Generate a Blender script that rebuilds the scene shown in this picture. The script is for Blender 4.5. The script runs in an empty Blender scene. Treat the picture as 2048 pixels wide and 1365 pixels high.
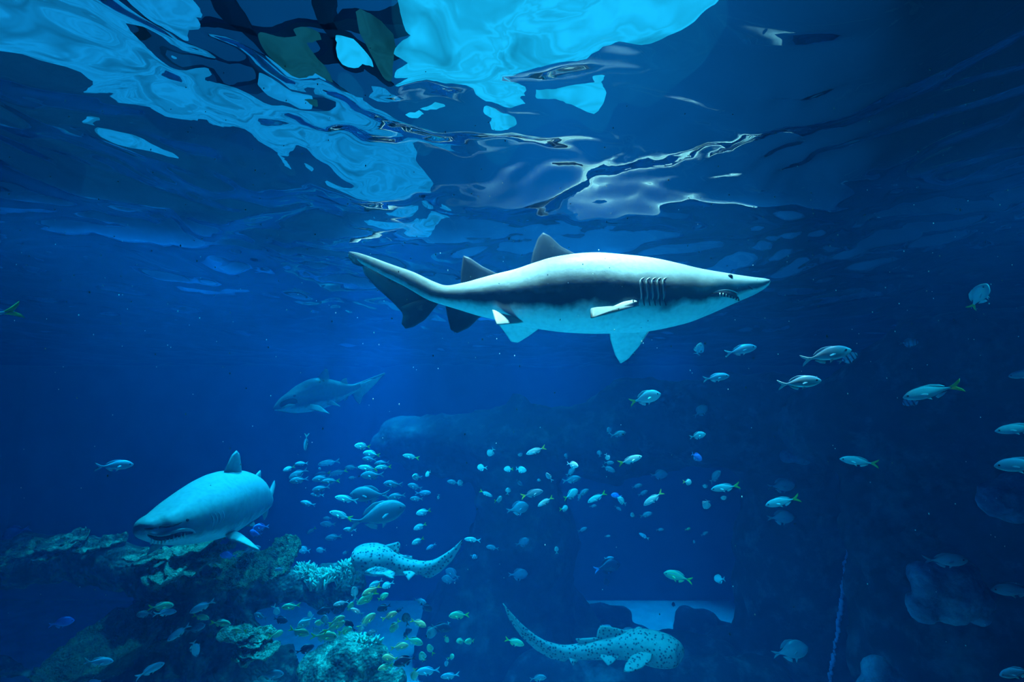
import bpy, bmesh, math, random
from mathutils import Vector, Matrix, noise
R = math.radians
sc = bpy.context.scene
C = sc.collection

# ------------------------------------------------------------------ camera
F = 1024.0                                   # focal length in pixels of the 2048x1365 frame
PITCH = R(8.2)
cam_d = bpy.data.cameras.new('camera'); cam = bpy.data.objects.new('camera', cam_d); C.objects.link(cam)
cam_d.sensor_width = 36; cam_d.lens = 18; cam_d.clip_start = 0.02; cam_d.clip_end = 200
cam.location = (0, 0, 0); cam.rotation_euler = (math.pi / 2 + PITCH, 0, 0)
sc.camera = cam
CP, SP = math.cos(PITCH), math.sin(PITCH)

def ray(u, v):
    a = (u - 1024) / F; b = (682.5 - v) / F
    return Vector((a, CP - b * SP, SP + b * CP))          # forward component (along the view axis) = 1

def at(u, v, d):
    """the point of the tank seen at pixel u, v, d metres along the view axis"""
    return ray(u, v) * d

def at_z(u, v, z):
    r = ray(u, v); return r * (z / r.z)

RIGHT = Vector((1, 0, 0)); UPV = Vector((0, -SP, CP)); FWD = Vector((0, CP, SP))

# ------------------------------------------------------------------ world, lights, exposure
H = 1.25          # water level above the camera
FLOOR = -4.4
BACK = 13.0

w = bpy.data.worlds.new('hall'); sc.world = w; w.use_nodes = True
bg = w.node_tree.nodes['Background']; bg.inputs[0].default_value = (0.003, 0.11, 0.34, 1); bg.inputs[1].default_value = 0.9

wt = w.node_tree; _tc = wt.nodes.new('ShaderNodeTexCoord'); _sx = wt.nodes.new('ShaderNodeSeparateXYZ'); _mr = wt.nodes.new('ShaderNodeMapRange')
_mr.inputs[1].default_value = -1; _mr.inputs[2].default_value = 1; _rp = wt.nodes.new('ShaderNodeValToRGB')
wt.links.new(_tc.outputs['Generated'], _sx.inputs[0]); wt.links.new(_sx.outputs['X'], _mr.inputs[0]); wt.links.new(_mr.outputs[0], _rp.inputs[0]); wt.links.new(_rp.outputs[0], bg.inputs[0])
HALL = (0.003, 0.125, 0.42)                    # the hall is lit over the middle of the tank and dark to the right
for _i, (_p, _k) in enumerate(((0.10, .22), (0.30, .42), (0.44, .62), (0.54, 1.0), (0.62, .75), (0.80, .13))):
    _e = _rp.color_ramp.elements[_i] if _i < 2 else _rp.color_ramp.elements.new(_p)
    _e.position = _p; _e.color = tuple(c * _k for c in HALL) + (1,)

def spot(name, loc, target, power, color, angle=100, blend=1.0, radius=0.0):
    l = bpy.data.lights.new(name, 'SPOT'); l.energy = power; l.color = color
    l.spot_size = R(angle); l.spot_blend = blend; l.shadow_soft_size = radius
    o = bpy.data.objects.new(name, l); C.objects.link(o); o.location = loc
    o.rotation_euler = (Vector(target) - Vector(loc)).to_track_quat('-Z', 'Y').to_euler()
    return o

KEY = (0.80, 1.0, 1.0)
BLUE = (0.03, 0.72, 1.0)
for kx, kw in ((-0.55, 30000), (0.35, 46000), (1.15, 34000)):
    spot('key_or_fill_spot', (kx + 0.1, 3.35, 6.5), (kx, 3.55, 0.6), kw * 4.6, KEY, 19, 0.8, 0.05)
LZ = 3.6
spot('added_belly_fill', (0.3, 2.9, FLOOR + 0.15), (0.35, 3.5, 0.5), 800, (0.06, 0.70, 1.0), 44, 1.0, 0.05)  # added floor lamp, unseen, brightens the shark's belly from below
spot('key_or_fill_spot', (-0.2, 6.8, LZ), (-0.2, 7.0, -4), 52000, BLUE, 84, 1.0, 0.12)
spot('key_or_fill_spot', (-3.1, 5.4, LZ), (-2.9, 5.1, -4), 56000, BLUE, 62, 1.0, 0.12)  # added fill to brighten the left reef
spot('key_or_fill_spot', (-1.5, 6.0, LZ), (-1.3, 5.6, -4), 52000, BLUE, 54, 1.0, 0.12)  # added fill for the reef and the middle school
spot('key_or_fill_spot', (-3.2, 9.0, LZ), (-2.8, 9.0, -4), 36000, (0.02, 0.62, 1.0), 80, 1.0, 0.12)
spot('key_or_fill_spot', (1.5, 5.0, LZ), (1.4, 4.7, -1), 36000, BLUE, 50, 1.0, 0.12)  # added fill to brighten the right-hand school
spot('key_or_fill_spot', (-5.2, 1.6, LZ), (0.0, 5.6, -1.4), 90000, BLUE, 28, 1.0, 0.12)  # added front fill, brightens the sides of the school
spot('key_or_fill_spot', (4.3, 0.9, LZ), (2.4, 3.15, 0.2), 29000, BLUE, 36, 1.0, 0.12)  # added front fill for the near fish at right
spot('key_or_fill_spot', (0.6, 11.4, LZ), (0.9, 11.5, -4), 42000, (0.02, 0.60, 1.0), 60, 1.0, 0.12)  # added behind the arch to brighten the haze there
spot('key_or_fill_spot', (3.3, 10.9, LZ), (3.4, 11.1, -4), 70000, (0.01, 0.55, 1.0), 34, 1.0, 0.12)  # added fill to brighten the far sand at right
spot('key_or_fill_spot', (-2.2, 9.0, LZ), (-2.4, 8.6, -4.4), 150000, (0.01, 0.55, 1.0), 30, 0.6, 0.12)  # added narrow fill to brighten the left sand patch

vs = sc.view_settings
vs.view_transform = 'Standard'; vs.look = 'None'; vs.gamma = 1; vs.exposure = 0.0
try: vs.use_curve_mapping = False
except Exception: pass
cy = sc.cycles
cy.use_denoising = True
try: cy.denoiser = 'OPENIMAGEDENOISE'
except Exception: pass
cy.max_bounces = 5; cy.diffuse_bounces = 2; cy.glossy_bounces = 2; cy.transmission_bounces = 3
cy.volume_bounces = 1; cy.transparent_max_bounces = 6
cy.caustics_reflective = False; cy.caustics_refractive = False
cy.sample_clamp_indirect = 4.0

# ------------------------------------------------------------------ helpers
def link(o, parent=None):
    C.objects.link(o)
    if parent: o.parent = parent
    return o

def mesh_obj(name, me, mat, parent=None, smooth=True):
    me.name = name
    if mat:
        me.materials.clear()
        for m in (mat if isinstance(mat, (list, tuple)) else [mat]): me.materials.append(m)
    if smooth:
        for p in me.polygons: p.use_smooth = True
    return link(bpy.data.objects.new(name, me), parent)

def bm_obj(name, bm, mat, parent=None, smooth=True):
    me = bpy.data.meshes.new(name); bm.to_mesh(me); bm.free()
    return mesh_obj(name, me, mat, parent, smooth)

def tag(o, label=None, cat=None, group=None, kind=None):
    if label: o['label'] = label
    if cat: o['category'] = cat
    if group: o['group'] = group
    if kind: o['kind'] = kind
    return o

def empty(name, loc=(0, 0, 0)):
    o = bpy.data.objects.new(name, None); o.empty_display_size = 0.1; o.location = loc
    return link(o)

class NT:
    """small node-tree writer"""
    def __init__(s, name):
        s.m = bpy.data.materials.new(name); s.m.use_nodes = True
        s.t = s.m.node_tree; s.t.nodes.clear()
        s.out = s.t.nodes.new('ShaderNodeOutputMaterial')
    def n(s, typ, **kw):
        nd = s.t.nodes.new('ShaderNode' + typ)
        for k, v in kw.items():
            if k.startswith('i_'):
                nd.inputs[k[2:].replace('_', ' ')].default_value = v
            else: setattr(nd, k, v)
        return nd
    def l(s, a, b): s.t.links.new(a, b)
    def ramp(s, fac, stops):
        r = s.n('ValToRGB'); e = r.color_ramp.elements
        while len(e) < len(stops): e.new(0.5)
        for i, (p, c) in enumerate(stops):
            e[i].position = p; e[i].color = (c[0], c[1], c[2], 1)
        s.l(fac, r.inputs[0]); return r

# ------------------------------------------------------------------ water volume
WATER_SCATTER = (0.0005, 0.0088, 0.027)
WATER_ABSORB = (0.30, 0.060, 0.022)
nt = NT('sea_water')
vsn = nt.n('VolumeScatter'); vab = nt.n('VolumeAbsorption'); add = nt.n('AddShader')
dS = max(WATER_SCATTER); vsn.inputs['Color'].default_value = tuple(x / dS for x in WATER_SCATTER) + (1,)
vsn.inputs['Density'].default_value = dS; vsn.inputs['Anisotropy'].default_value = 0.25
dA = 0.4; vab.inputs['Color'].default_value = tuple(1 - x / dA for x in WATER_ABSORB) + (1,); vab.inputs['Density'].default_value = dA
nt.l(vsn.outputs[0], add.inputs[0]); nt.l(vab.outputs[0], add.inputs[1]); nt.l(add.outputs[0], nt.out.inputs['Volume'])
bm = bmesh.new(); bmesh.ops.create_cube(bm, size=1)
for v in bm.verts:
    v.co = Vector((v.co.x * 24.58, (BACK - 5.0) / 2 + v.co.y * (BACK + 4.98), (H + FLOOR + 0.01) / 2 + v.co.z * (H - FLOOR - 0.01)))
o = bm_obj('sea_water', bm, nt.m, smooth=False)
tag(o, 'clear deep blue water filling the whole tank', 'water', kind='stuff')

# ------------------------------------------------------------------ water surface
WIOR = 1.065
nt = NT('water_surface')
gl = nt.n('BsdfGlass'); gl.inputs['IOR'].default_value = WIOR; gl.inputs['Roughness'].default_value = 0.0
gl.inputs['Color'].default_value = (1, 1, 1, 1)
tr = nt.n('BsdfTransparent'); mx = nt.n('MixShader'); mx.inputs[0].default_value = 0.04
nt.l(gl.outputs[0], mx.inputs[1]); nt.l(tr.outputs[0], mx.inputs[2]); nt.l(mx.outputs[0], nt.out.inputs[0])
X0, X1, Y0, Y1 = -12.28, 12.28, -4.9, BACK - 0.02
FINTIP = at(1086, 466, 3.6)
def waves(x, y):
    q = Vector((x * 1.0, y * 1.0, 0))
    a = noise.noise(q * 0.55 + Vector((3, 1, 0))) * 0.050
    wq = Vector((x + 0.5 * noise.noise(q * 0.9), y + 0.5 * noise.noise(q * 0.9 + Vector((9, 9, 9))), 0.3))
    b = noise.noise(Vector((wq.x * 1.7, wq.y * 1.5, 2))) * 0.065
    c = noise.noise(Vector((wq.x * 4.2, wq.y * 3.2, 5))) * 0.026 * (1 + 1.0 * math.exp(-max(0, y) / 3))
    d = noise.noise(Vector((wq.x * 9.5, wq.y * 8.0, 7))) * 0.0075 * (1 + 2.0 * math.exp(-max(0, y) / 3))
    e = math.exp(-((x - FINTIP.x) ** 2 + (y - FINTIP.y) ** 2) / 0.12) * 0.07
    return a + b + c + d + e
bm = bmesh.new()
xs = []; x = 0.0
while x < X1: xs.append(x); x += 0.035 + 0.012 * max(0, x - 2)
xs.append(X1)
xs = [-a for a in reversed(xs[1:])] + xs
ys = []; y = Y0
while y < Y1: ys.append(y); y += 0.25 if y < 0 else 0.035 + 0.008 * max(0, y - 3)
ys.append(Y1)
grid = [[bm.verts.new((x, y, H + waves(x, y))) for x in xs] for y in ys]
for j in range(len(ys) - 1):
    for i in range(len(xs) - 1):
        bm.faces.new((grid[j][i], grid[j][i + 1], grid[j + 1][i + 1], grid[j + 1][i]))
o = bm_obj('water_surface', bm, nt.m)
tag(o, 'rippling water surface seen from below, bright cyan near the top', 'water surface', kind='stuff')

# ------------------------------------------------------------------ lit ceiling of the hall above the water
def emis(name, col, s):
    t = NT(name); e = t.n('Emission'); e.inputs[0].default_value = (*col, 1); e.inputs[1].default_value = s
    tc = t.n('TexCoord'); no = t.n('TexNoise'); no.inputs['Scale'].default_value = 0.9; no.inputs['Detail'].default_value = 3; no.inputs['Distortion'].default_value = 1.6
    t.l(tc.outputs['Object'], no.inputs['Vector'])                 # streaks of the water ripples painted into the glow
    r = t.ramp(no.outputs[0], [(0.30, tuple(c * 0.50 for c in col)), (0.46, tuple(c * .82 for c in col)), (0.52, tuple(c * 1.08 for c in col)), (0.56, tuple(c * .85 for c in col)), (0.66, tuple(c * 1.12 for c in col))])
    t.l(r.outputs[0], e.inputs[0])
    t.l(e.outputs[0], t.out.inputs[0]); return t.m
CEIL = H + 2.6
def refr(u, v, zc):
    """where a sight line through pixel u, v meets height zc after bending at a calm surface"""
    r = ray(u, v).normalized(); p = r * (H / r.z)
    s = math.sqrt(r.x ** 2 + r.y ** 2) * WIOR
    s = min(s, 0.985); c = math.sqrt(1 - s * s)
    hd = Vector((r.x, r.y, 0)).normalized()
    return p + hd * (zc - H) * s / c + Vector((0, 0, zc - H))
def panel(name, pts, z, th, mat, lab):
    bm = bmesh.new(); bot = []; top = []; m = len(pts); sm = []
    for i in range(m):                                             # soft closed outline
        p0, p1, p2, p3 = pts[i - 1], pts[i], pts[(i + 1) % m], pts[(i + 2) % m]
        for q in range(4):
            t = q / 4
            sm.append(tuple(0.5 * (2 * b + (c - a) * t + (2 * a - 5 * b + 4 * c - d) * t * t + (3 * b - a - 3 * c + d) * t ** 3) for a, b, c, d in zip(p0, p1, p2, p3)))
    pts = sm
    for (u, v) in pts:
        p = refr(u, v, z); bot.append(bm.verts.new(p)); top.append(bm.verts.new(p + Vector((0, 0, th))))
    n = len(pts)
    bm.faces.new(bot); bm.faces.new(list(reversed(top)))
    for i in range(n): bm.faces.new((bot[i], bot[(i + 1) % n], top[(i + 1) % n], top[i]))
    bmesh.ops.recalc_face_normals(bm, faces=bm.faces)
    return tag(bm_obj(name, bm, mat, smooth=False), lab, 'ceiling light')
SKY = emis('skylight_glow', (0.010, 0.42, 0.76), 1.35)
SKY2 = emis('blue_skylight_glow', (0.006, 0.24, 0.57), 1.2)
SKY3 = emis('dim_green_glow', (0.010, 0.16, 0.24), 0.5)
panel('skylight', [(800, -80), (1000, -80), (1420, -80), (1415, 20), (1345, 85), (1290, 125), (1235, 120), (1200, 175), (1140, 150), (1060, 175), (1000, 235), (930, 175), (880, 195), (850, 215), (812, 190), (838, 150), (800, 128), (830, 100), (796, 70), (822, 40), (802, 10)], CEIL, 0.1, SKY,
      'largest bright cyan skylight glowing through the ripples at the top centre')
panel('skylight', [(-80, -80), (170, -80), (215, 20), (310, 125), (375, 165), (420, 160), (530, 195), (640, 215), (720, 205), (800, 245), (850, 300), (880, 400), (800, 410), (700, 360), (500, 300), (420, 270), (330, 255), (190, 230), (190, 170), (90, 110), (0, 62), (-80, 30)], CEIL + 0.3, 0.1, SKY2,
      'long blue skylight crossing diagonally at the upper left')
panel('skylight', [(250, -60), (330, -60), (388, 30), (396, 100), (350, 90), (300, 40)], CEIL, 0.1, SKY2, 'narrow blue skylight pane left of the dark green one')
panel('skylight', [(505, 122), (545, 135), (628, 185), (600, 190), (545, 160)], CEIL, 0.1, SKY2, 'small slanted blue skylight pane under the dark green one')
panel('skylight', [(680, 76), (705, 78), (730, 110), (700, 106)], CEIL, 0.1, SKY, 'smallest bright skylight pane, left of the largest skylight')
panel('skylight', [(520, 40), (600, 60), (660, 130), (640, 180), (560, 130), (510, 80)], CEIL, 0.1, SKY3, 'dark green dimly lit ceiling pane at the upper left')
panel('skylight', [(720, 20), (790, 40), (790, 150), (750, 110)], CEIL, 0.1, SKY3, 'narrow dim green ceiling pane beside the largest skylight')

_c = plain0 = NT('dark_ceiling'); _b = _c.n('BsdfDiffuse'); _b.inputs[0].default_value = (0.03, 0.10, 0.16, 1); _c.l(_b.outputs[0], _c.out.inputs[0])
def ceil(pts, z):
    o = panel('ceiling', pts, z, 0.1, _c.m, None); o.pop('category', None); o['kind'] = 'structure'
for q in ([(160, -90), (215, -90), (330, 90), (430, 160), (400, 168), (300, 115)], [(395, -90), (450, -90), (520, 60), (700, 190), (680, 205), (500, 100)],
          [(600, -90), (640, -90), (690, 40), (800, 170), (780, 190), (660, 60)], [(230, 60), (330, 35), (520, 20), (800, 10), (800, 30), (520, 42), (340, 60), (240, 80)], [(430, 150), (600, 80), (800, 60), (800, 84), (610, 104), (450, 168)]):
    ceil(q, CEIL + 0.9)
# ------------------------------------------------------------------ tank shell
def wall_mat(name, c1, c2, scale):
    t = NT(name); tc = t.n('TexCoord'); no = t.n('TexNoise'); no.inputs['Scale'].default_value = scale; no.inputs['Detail'].default_value = 8
    t.l(tc.outputs['Object'], no.inputs['Vector'])
    r = t.ramp(no.outputs[0], [(0.35, c1), (0.7, c2)])
    b = t.n('BsdfPrincipled'); b.inputs['Roughness'].default_value = 0.9; b.inputs['Specular IOR Level'].default_value = 0.1
    t.l(r.outputs[0], b.inputs['Base Color'])
    bp = t.n('Bump'); bp.inputs['Strength'].default_value = 0.5; bp.inputs['Distance'].default_value = 0.1
    t.l(no.outputs[0], bp.inputs['Height']); t.l(bp.outputs[0], b.inputs['Normal']); t.l(b.outputs[0], t.out.inputs[0]); return t.m
M_wall = wall_mat('painted_tank_wall', (0.02, 0.07, 0.10), (0.04, 0.11, 0.15), 0.8)
M_sand = wall_mat('pale_sand', (0.55, 0.60, 0.58), (0.72, 0.76, 0.72), 3.0)
M_rock = wall_mat('dark_rock', (0.02, 0.05, 0.06), (0.10, 0.16, 0.15), 2.2)
def slab(name, lo, hi, mat):
    bm = bmesh.new(); bmesh.ops.create_cube(bm, size=1)
    lo = Vector(lo); hi = Vector(hi)
    for v in bm.verts: v.co = Vector([(lo[i] + hi[i]) / 2 + v.co[i] * (hi[i] - lo[i]) for i in range(3)])
    return tag(bm_obj(name, bm, mat, smooth=False), kind='structure')
slab('floor', (-13, -5, FLOOR - 0.3), (13, BACK + 0.5, FLOOR), M_sand)
slab('wall_back', (-13, BACK, FLOOR), (13, BACK + 0.4, H + 0.5), M_wall)
slab('wall_left', (-12.7, -5, FLOOR), (-12.3, BACK, H + 0.5), M_wall)
slab('wall_right', (12.3, -5, FLOOR), (12.7, BACK, H + 0.5), M_wall)

# ------------------------------------------------------------------ sharks

slab('added_front_wall', (-13, -5.4, FLOOR), (13, -5, H + 0.5), M_wall)  # unseen wall added to keep hall light off the flanks
# ---- shared shape helpers
from mathutils.bvhtree import BVHTree
def lerp(a, b, t): return a + (b - a) * t
def catmull(vals, n):
    """smooth resampling of a list of tuples/Vectors to n per span"""
    out = []; m = len(vals)
    for i in range(m - 1):
        p0 = vals[max(i - 1, 0)]; p1 = vals[i]; p2 = vals[i + 1]; p3 = vals[min(i + 2, m - 1)]
        for k in range(n):
            t = k / n
            out.append(tuple(0.5 * ((2 * b) + (c - a) * t + (2 * a - 5 * b + 4 * c - d) * t * t + (-a + 3 * b - 3 * c + d) * t ** 3)
                             for a, b, c, d in zip(p0, p1, p2, p3)))
    out.append(tuple(vals[-1])); return out

def loft(bm, st, seg=28, uvl=None, up0=Vector((0, 0, 1)), expo=1.0, flat=0.0, mi=0):
    """st: (centre xyz, half height above, half height below, half width); rings round a spine, uv.y = 0 back .. 1 belly"""
    rings = []; n = len(st)
    for i, s in enumerate(st):
        c = Vector(s[:3]); a = Vector(st[max(i - 1, 0)][:3]); b = Vector(st[min(i + 1, n - 1)][:3])
        t = (b - a).normalized(); up = (up0 - t * up0.dot(t)).normalized(); sd = t.cross(up)
        ring = []
        for k in range(seg):
            th = 2 * math.pi * k / seg
            cx, cz = math.sin(th), math.cos(th)
            cx = math.copysign(abs(cx) ** expo, cx); czz = math.copysign(abs(cz) ** expo, cz)
            hz = s[3] if czz > 0 else s[4]
            ring.append(bm.verts.new(c + sd * (cx * s[5]) + up * (czz * hz)))
        rings.append(ring)
    fs = []
    for i in range(n - 1):
        for k in range(seg):
            k2 = (k + 1) % seg
            f = bm.faces.new((rings[i][k], rings[i][k2], rings[i + 1][k2], rings[i + 1][k])); f.material_index = mi
            if uvl:
                vv = [k, k + 1, k + 1, k]; uu = [i, i, i + 1, i + 1]
                for lp, a_, b_ in zip(f.loops, uu, vv):
                    q = b_ / seg; q = 2 * q if q <= 0.5 else 2 * (1 - q)
                    lp[uvl].uv = (a_ / (n - 1), q)
    for i, sgn in ((0, 1), (n - 1, -1)):
        try: bm.faces.new(rings[i] if sgn < 0 else list(reversed(rings[i]))).material_index = mi
        except Exception: pass
    return rings

def fin(bm, pts, thick, uvl=None, uvv=0.4, mi=0, rnd=0.10):
    """a lens-thick fin from an outline of 3-D points; root = index list kept thick"""
    P = [Vector(p) for p in pts]; n = len(P)
    sm = []
    for i in range(n):                                       # round the outline
        a, b, c = P[i - 1], P[i], P[(i + 1) % n]
        sm += [b.lerp(a, rnd), b * 0.92 + (a + c) * 0.04, b.lerp(c, rnd)]
    P = sm; n = len(P)
    c = sum(P, Vector()) / n
    nr = Vector()
    for i in range(n): nr += (P[i] - c).cross(P[(i + 1) % n] - c)
    nr.normalize()
    out = [bm.verts.new(p) for p in P]
    mids = []
    for f_, tt in ((0.12, 0.55), (0.45, 0.95)):
        mids.append([(bm.verts.new(p.lerp(c, f_) + nr * thick * tt / 2), bm.verts.new(p.lerp(c, f_) - nr * thick * tt / 2)) for p in P])
    ct = (bm.verts.new(c + nr * thick / 2), bm.verts.new(c - nr * thick / 2))
    fs = []
    for i in range(n):
        j = (i + 1) % n
        fs.append(bm.faces.new((out[i], out[j], mids[0][j][0], mids[0][i][0])))
        fs.append(bm.faces.new((out[j], out[i], mids[0][i][1], mids[0][j][1])))
        fs.append(bm.faces.new((mids[0][i][0], mids[0][j][0], mids[1][j][0], mids[1][i][0])))
        fs.append(bm.faces.new((mids[0][j][1], mids[0][i][1], mids[1][i][1], mids[1][j][1])))
        fs.append(bm.faces.new((mids[1][i][0], mids[1][j][0], ct[0])))
        fs.append(bm.faces.new((mids[1][j][1], mids[1][i][1], ct[1])))
    for f in fs:
        f.material_index = mi
        if uvl:
            for lp in f.loops: lp[uvl].uv = (0.5, uvv)

def tube(bm, pts, rad, seg=8):
    rings = []; n = len(pts)
    for i, p in enumerate(pts):
        a = Vector(pts[max(i - 1, 0)]); b = Vector(pts[min(i + 1, n - 1)]); t = (b - a).normalized()
        x = t.orthogonal().normalized(); y = t.cross(x); r = rad[i] if isinstance(rad, (list, tuple)) else rad
        rings.append([bm.verts.new(Vector(p) + x * r * math.cos(2 * math.pi * k / seg) + y * r * math.sin(2 * math.pi * k / seg)) for k in range(seg)])
    for i in range(n - 1):
        for k in range(seg):
            bm.faces.new((rings[i][k], rings[i][(k + 1) % seg], rings[i + 1][(k + 1) % seg], rings[i + 1][k]))
    bm.faces.new(rings[0]); bm.faces.new(rings[-1])
    bmesh.ops.recalc_face_normals(bm, faces=bm.faces)

def ball(bm, c, r, sq=(1, 1, 1), sub=2):
    g = bmesh.ops.create_icosphere(bm, subdivisions=sub, radius=1)
    for v in g['verts']: v.co = Vector((v.co.x * r * sq[0], v.co.y * r * sq[1], v.co.z * r * sq[2])) + Vector(c)

# ------------------------------------------------------------------ sharks
def shark_mat(name, back, flank, belly, b1=0.36, b2=0.50, b3=0.68, spots=0, rough=0.45, mott=0.05):
    t = NT(name); uv = t.n('UVMap'); sep = t.n('SeparateXYZ'); t.l(uv.outputs[0], sep.inputs[0])
    tc = t.n('TexCoord'); no = t.n('TexNoise'); no.inputs['Scale'].default_value = 7; no.inputs['Detail'].default_value = 6
    t.l(tc.outputs['Object'], no.inputs['Vector'])
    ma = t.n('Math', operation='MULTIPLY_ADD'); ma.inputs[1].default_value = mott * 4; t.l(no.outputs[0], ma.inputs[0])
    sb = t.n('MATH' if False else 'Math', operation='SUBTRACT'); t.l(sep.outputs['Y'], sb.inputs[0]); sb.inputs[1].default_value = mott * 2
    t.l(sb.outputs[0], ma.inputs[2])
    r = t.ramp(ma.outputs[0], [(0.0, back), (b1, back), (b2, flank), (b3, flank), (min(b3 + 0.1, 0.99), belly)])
    col = r.outputs[0]
    n2 = t.n('TexNoise'); n2.inputs['Scale'].default_value = 28; n2.inputs['Detail'].default_value = 4; t.l(tc.outputs['Object'], n2.inputs['Vector'])
    r2 = t.ramp(n2.outputs[0], [(0.3, (0.82, 0.82, 0.82)), (0.6, (1, 1, 1))])
    mx = t.n('MixRGB', blend_type='MULTIPLY'); mx.inputs[0].default_value = 1; t.l(col, mx.inputs[1]); t.l(r2.outputs[0], mx.inputs[2]); col = mx.outputs[0]
    if spots:
        vo = t.n('TexVoronoi'); vo.inputs['Scale'].default_value = spots; vo.inputs['Randomness'].default_value = 0.9
        t.l(tc.outputs['Object'], vo.inputs['Vector'])
        r3 = t.ramp(vo.outputs['Distance'], [(0.26, (0.10, 0.13, 0.17)), (0.38, (1, 1, 1))])
        m2 = t.n('MixRGB', blend_type='MULTIPLY'); m2.inputs[0].default_value = 1; t.l(col, m2.inputs[1]); t.l(r3.outputs[0], m2.inputs[2]); col = m2.outputs[0]
    b = t.n('BsdfPrincipled'); b.inputs['Roughness'].default_value = rough; b.inputs['Specular IOR Level'].default_value = 0.12
    t.l(col, b.inputs['Base Color']); bp = t.n('Bump'); bp.inputs['Strength'].default_value = 0.15; bp.inputs['Distance'].default_value = 0.01
    t.l(n2.outputs[0], bp.inputs['Height']); t.l(bp.outputs[0], b.inputs['Normal']); t.l(b.outputs[0], t.out.inputs[0]); return t.m
def plain(name, col, rough=0.5, spec=0.3):
    t = NT(name); b = t.n('BsdfPrincipled'); b.inputs['Base Color'].default_value = (*col, 1); b.inputs['Roughness'].default_value = rough
    b.inputs['Specular IOR Level'].default_value = spec; t.l(b.outputs[0], t.out.inputs[0]); return t.m
M_shark = shark_mat('grey_skin_shaded_flank', (0.42, 0.47, 0.48), (0.016, 0.028, 0.045), (0.78, 0.82, 0.82), 0.40, 0.52, 0.60)  # near-black flank and upright fins: shade under the top light painted in
M_shark2 = shark_mat('pale_shark_skin', (0.40, 0.46, 0.48), (0.22, 0.27, 0.31), (0.80, 0.84, 0.84), 0.36, 0.50, 0.62)
M_shark3 = shark_mat('blue_grey_shark_skin', (0.40, 0.46, 0.50), (0.12, 0.17, 0.22), (0.60, 0.66, 0.68), 0.22, 0.34, 0.62)
M_dark = plain('black_eye', (0.006, 0.008, 0.012), 0.15, 0.6)
M_mouth = plain('dark_mouth', (0.012, 0.015, 0.022), 0.8, 0.1)
M_teeth = plain('ivory_teeth', (0.75, 0.78, 0.72), 0.3)
M_zebra = shark_mat('pale_spotted_skin', (0.36, 0.42, 0.41), (0.27, 0.32, 0.33), (0.36, 0.4, 0.4), 0.5, 0.6, 0.7, spots=26, mott=0.02)
M_leopard = shark_mat('leopard_spotted_skin', (0.26, 0.30, 0.29), (0.20, 0.24, 0.23), (0.4, 0.44, 0.42), 0.5, 0.6, 0.75, spots=30, mott=0.02)

def make_shark(name, stations, fins, mat, label, seg=32, widen=1.0, sub=5, expo=0.92, up0=Vector((0, 0, 1))):
    """stations: u, v, depth, half height px, half width px; fins: list of (outline [(u,v,depth)], thickness, shade)"""
    st = []
    for (u, v, d, hh, hw) in stations:
        p = at(u, v, d); st.append((p.x, p.y, p.z, hh * d / F, hh * d / F, hw * d / F * widen))
    st = catmull(st, sub)
    st = [tuple(s[:3]) + tuple(max(x, 0.002) for x in s[3:]) for s in st]
    base = Vector(st[len(st) // 2][:3])
    bm = bmesh.new(); uvl = bm.loops.layers.uv.new('UVMap')
    loft(bm, st, seg, uvl, expo=expo, up0=up0)
    bmesh.ops.recalc_face_normals(bm, faces=bm.faces)
    bvh = BVHTree.FromBMesh(bm)
    for (pts, th, sh) in fins: fin(bm, [at(*p) for p in pts], th, uvl, sh)
    bmesh.ops.recalc_face_normals(bm, faces=bm.faces)
    for v in bm.verts: v.co -= base
    root = empty(name, base)
    tag(root, label, 'shark')
    bm_obj('body', bm, mat, root)
    def hit(u, v, off=0.0):
        r = ray(u, v).normalized(); loc, nrm, i, dd = bvh.ray_cast(Vector((0, 0, 0)), r)
        if loc is None:
            loc, nrm, i, dd = bvh.find_nearest(at(u, v, stations[len(stations) // 3][2]))
        if nrm.dot(r) > 0: nrm = -nrm
        return loc + nrm * off - base
    return root, hit

def eye_at(root, hit, u, v, r, name='eye'):
    bm = bmesh.new(); ball(bm, hit(u, v, -r * 0.35), r); bm_obj(name, bm, M_dark, root)
def line_on(root, hit, name, px, rad, mat, off=0.0):
    bm = bmesh.new(); pts = [hit(u, v, off) for u, v in px]
    pts = [Vector(p) for p in catmull([tuple(p) for p in pts], 4)]
    n = len(pts); tube(bm, pts, [rad * max(0.15, math.sin(math.pi * (i + 0.5) / n) ** 0.5) for i in range(n)], 8)
    return bm_obj(name, bm, mat, root)
def teeth_on(root, hit, px, ln, rad, down=Vector((0, 0, -1)), off=0.004):
    for (u, v) in px:
        bm = bmesh.new(); p = hit(u, v, off)
        g = bmesh.ops.create_cone(bm, segments=6, radius1=rad, radius2=0.0004, depth=ln, cap_ends=True)
        rot = down.to_track_quat('Z', 'Y').to_matrix()
        for q in g['verts']: q.co = rot @ q.co + p
        bm_obj('tooth', bm, M_teeth, root)

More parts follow.
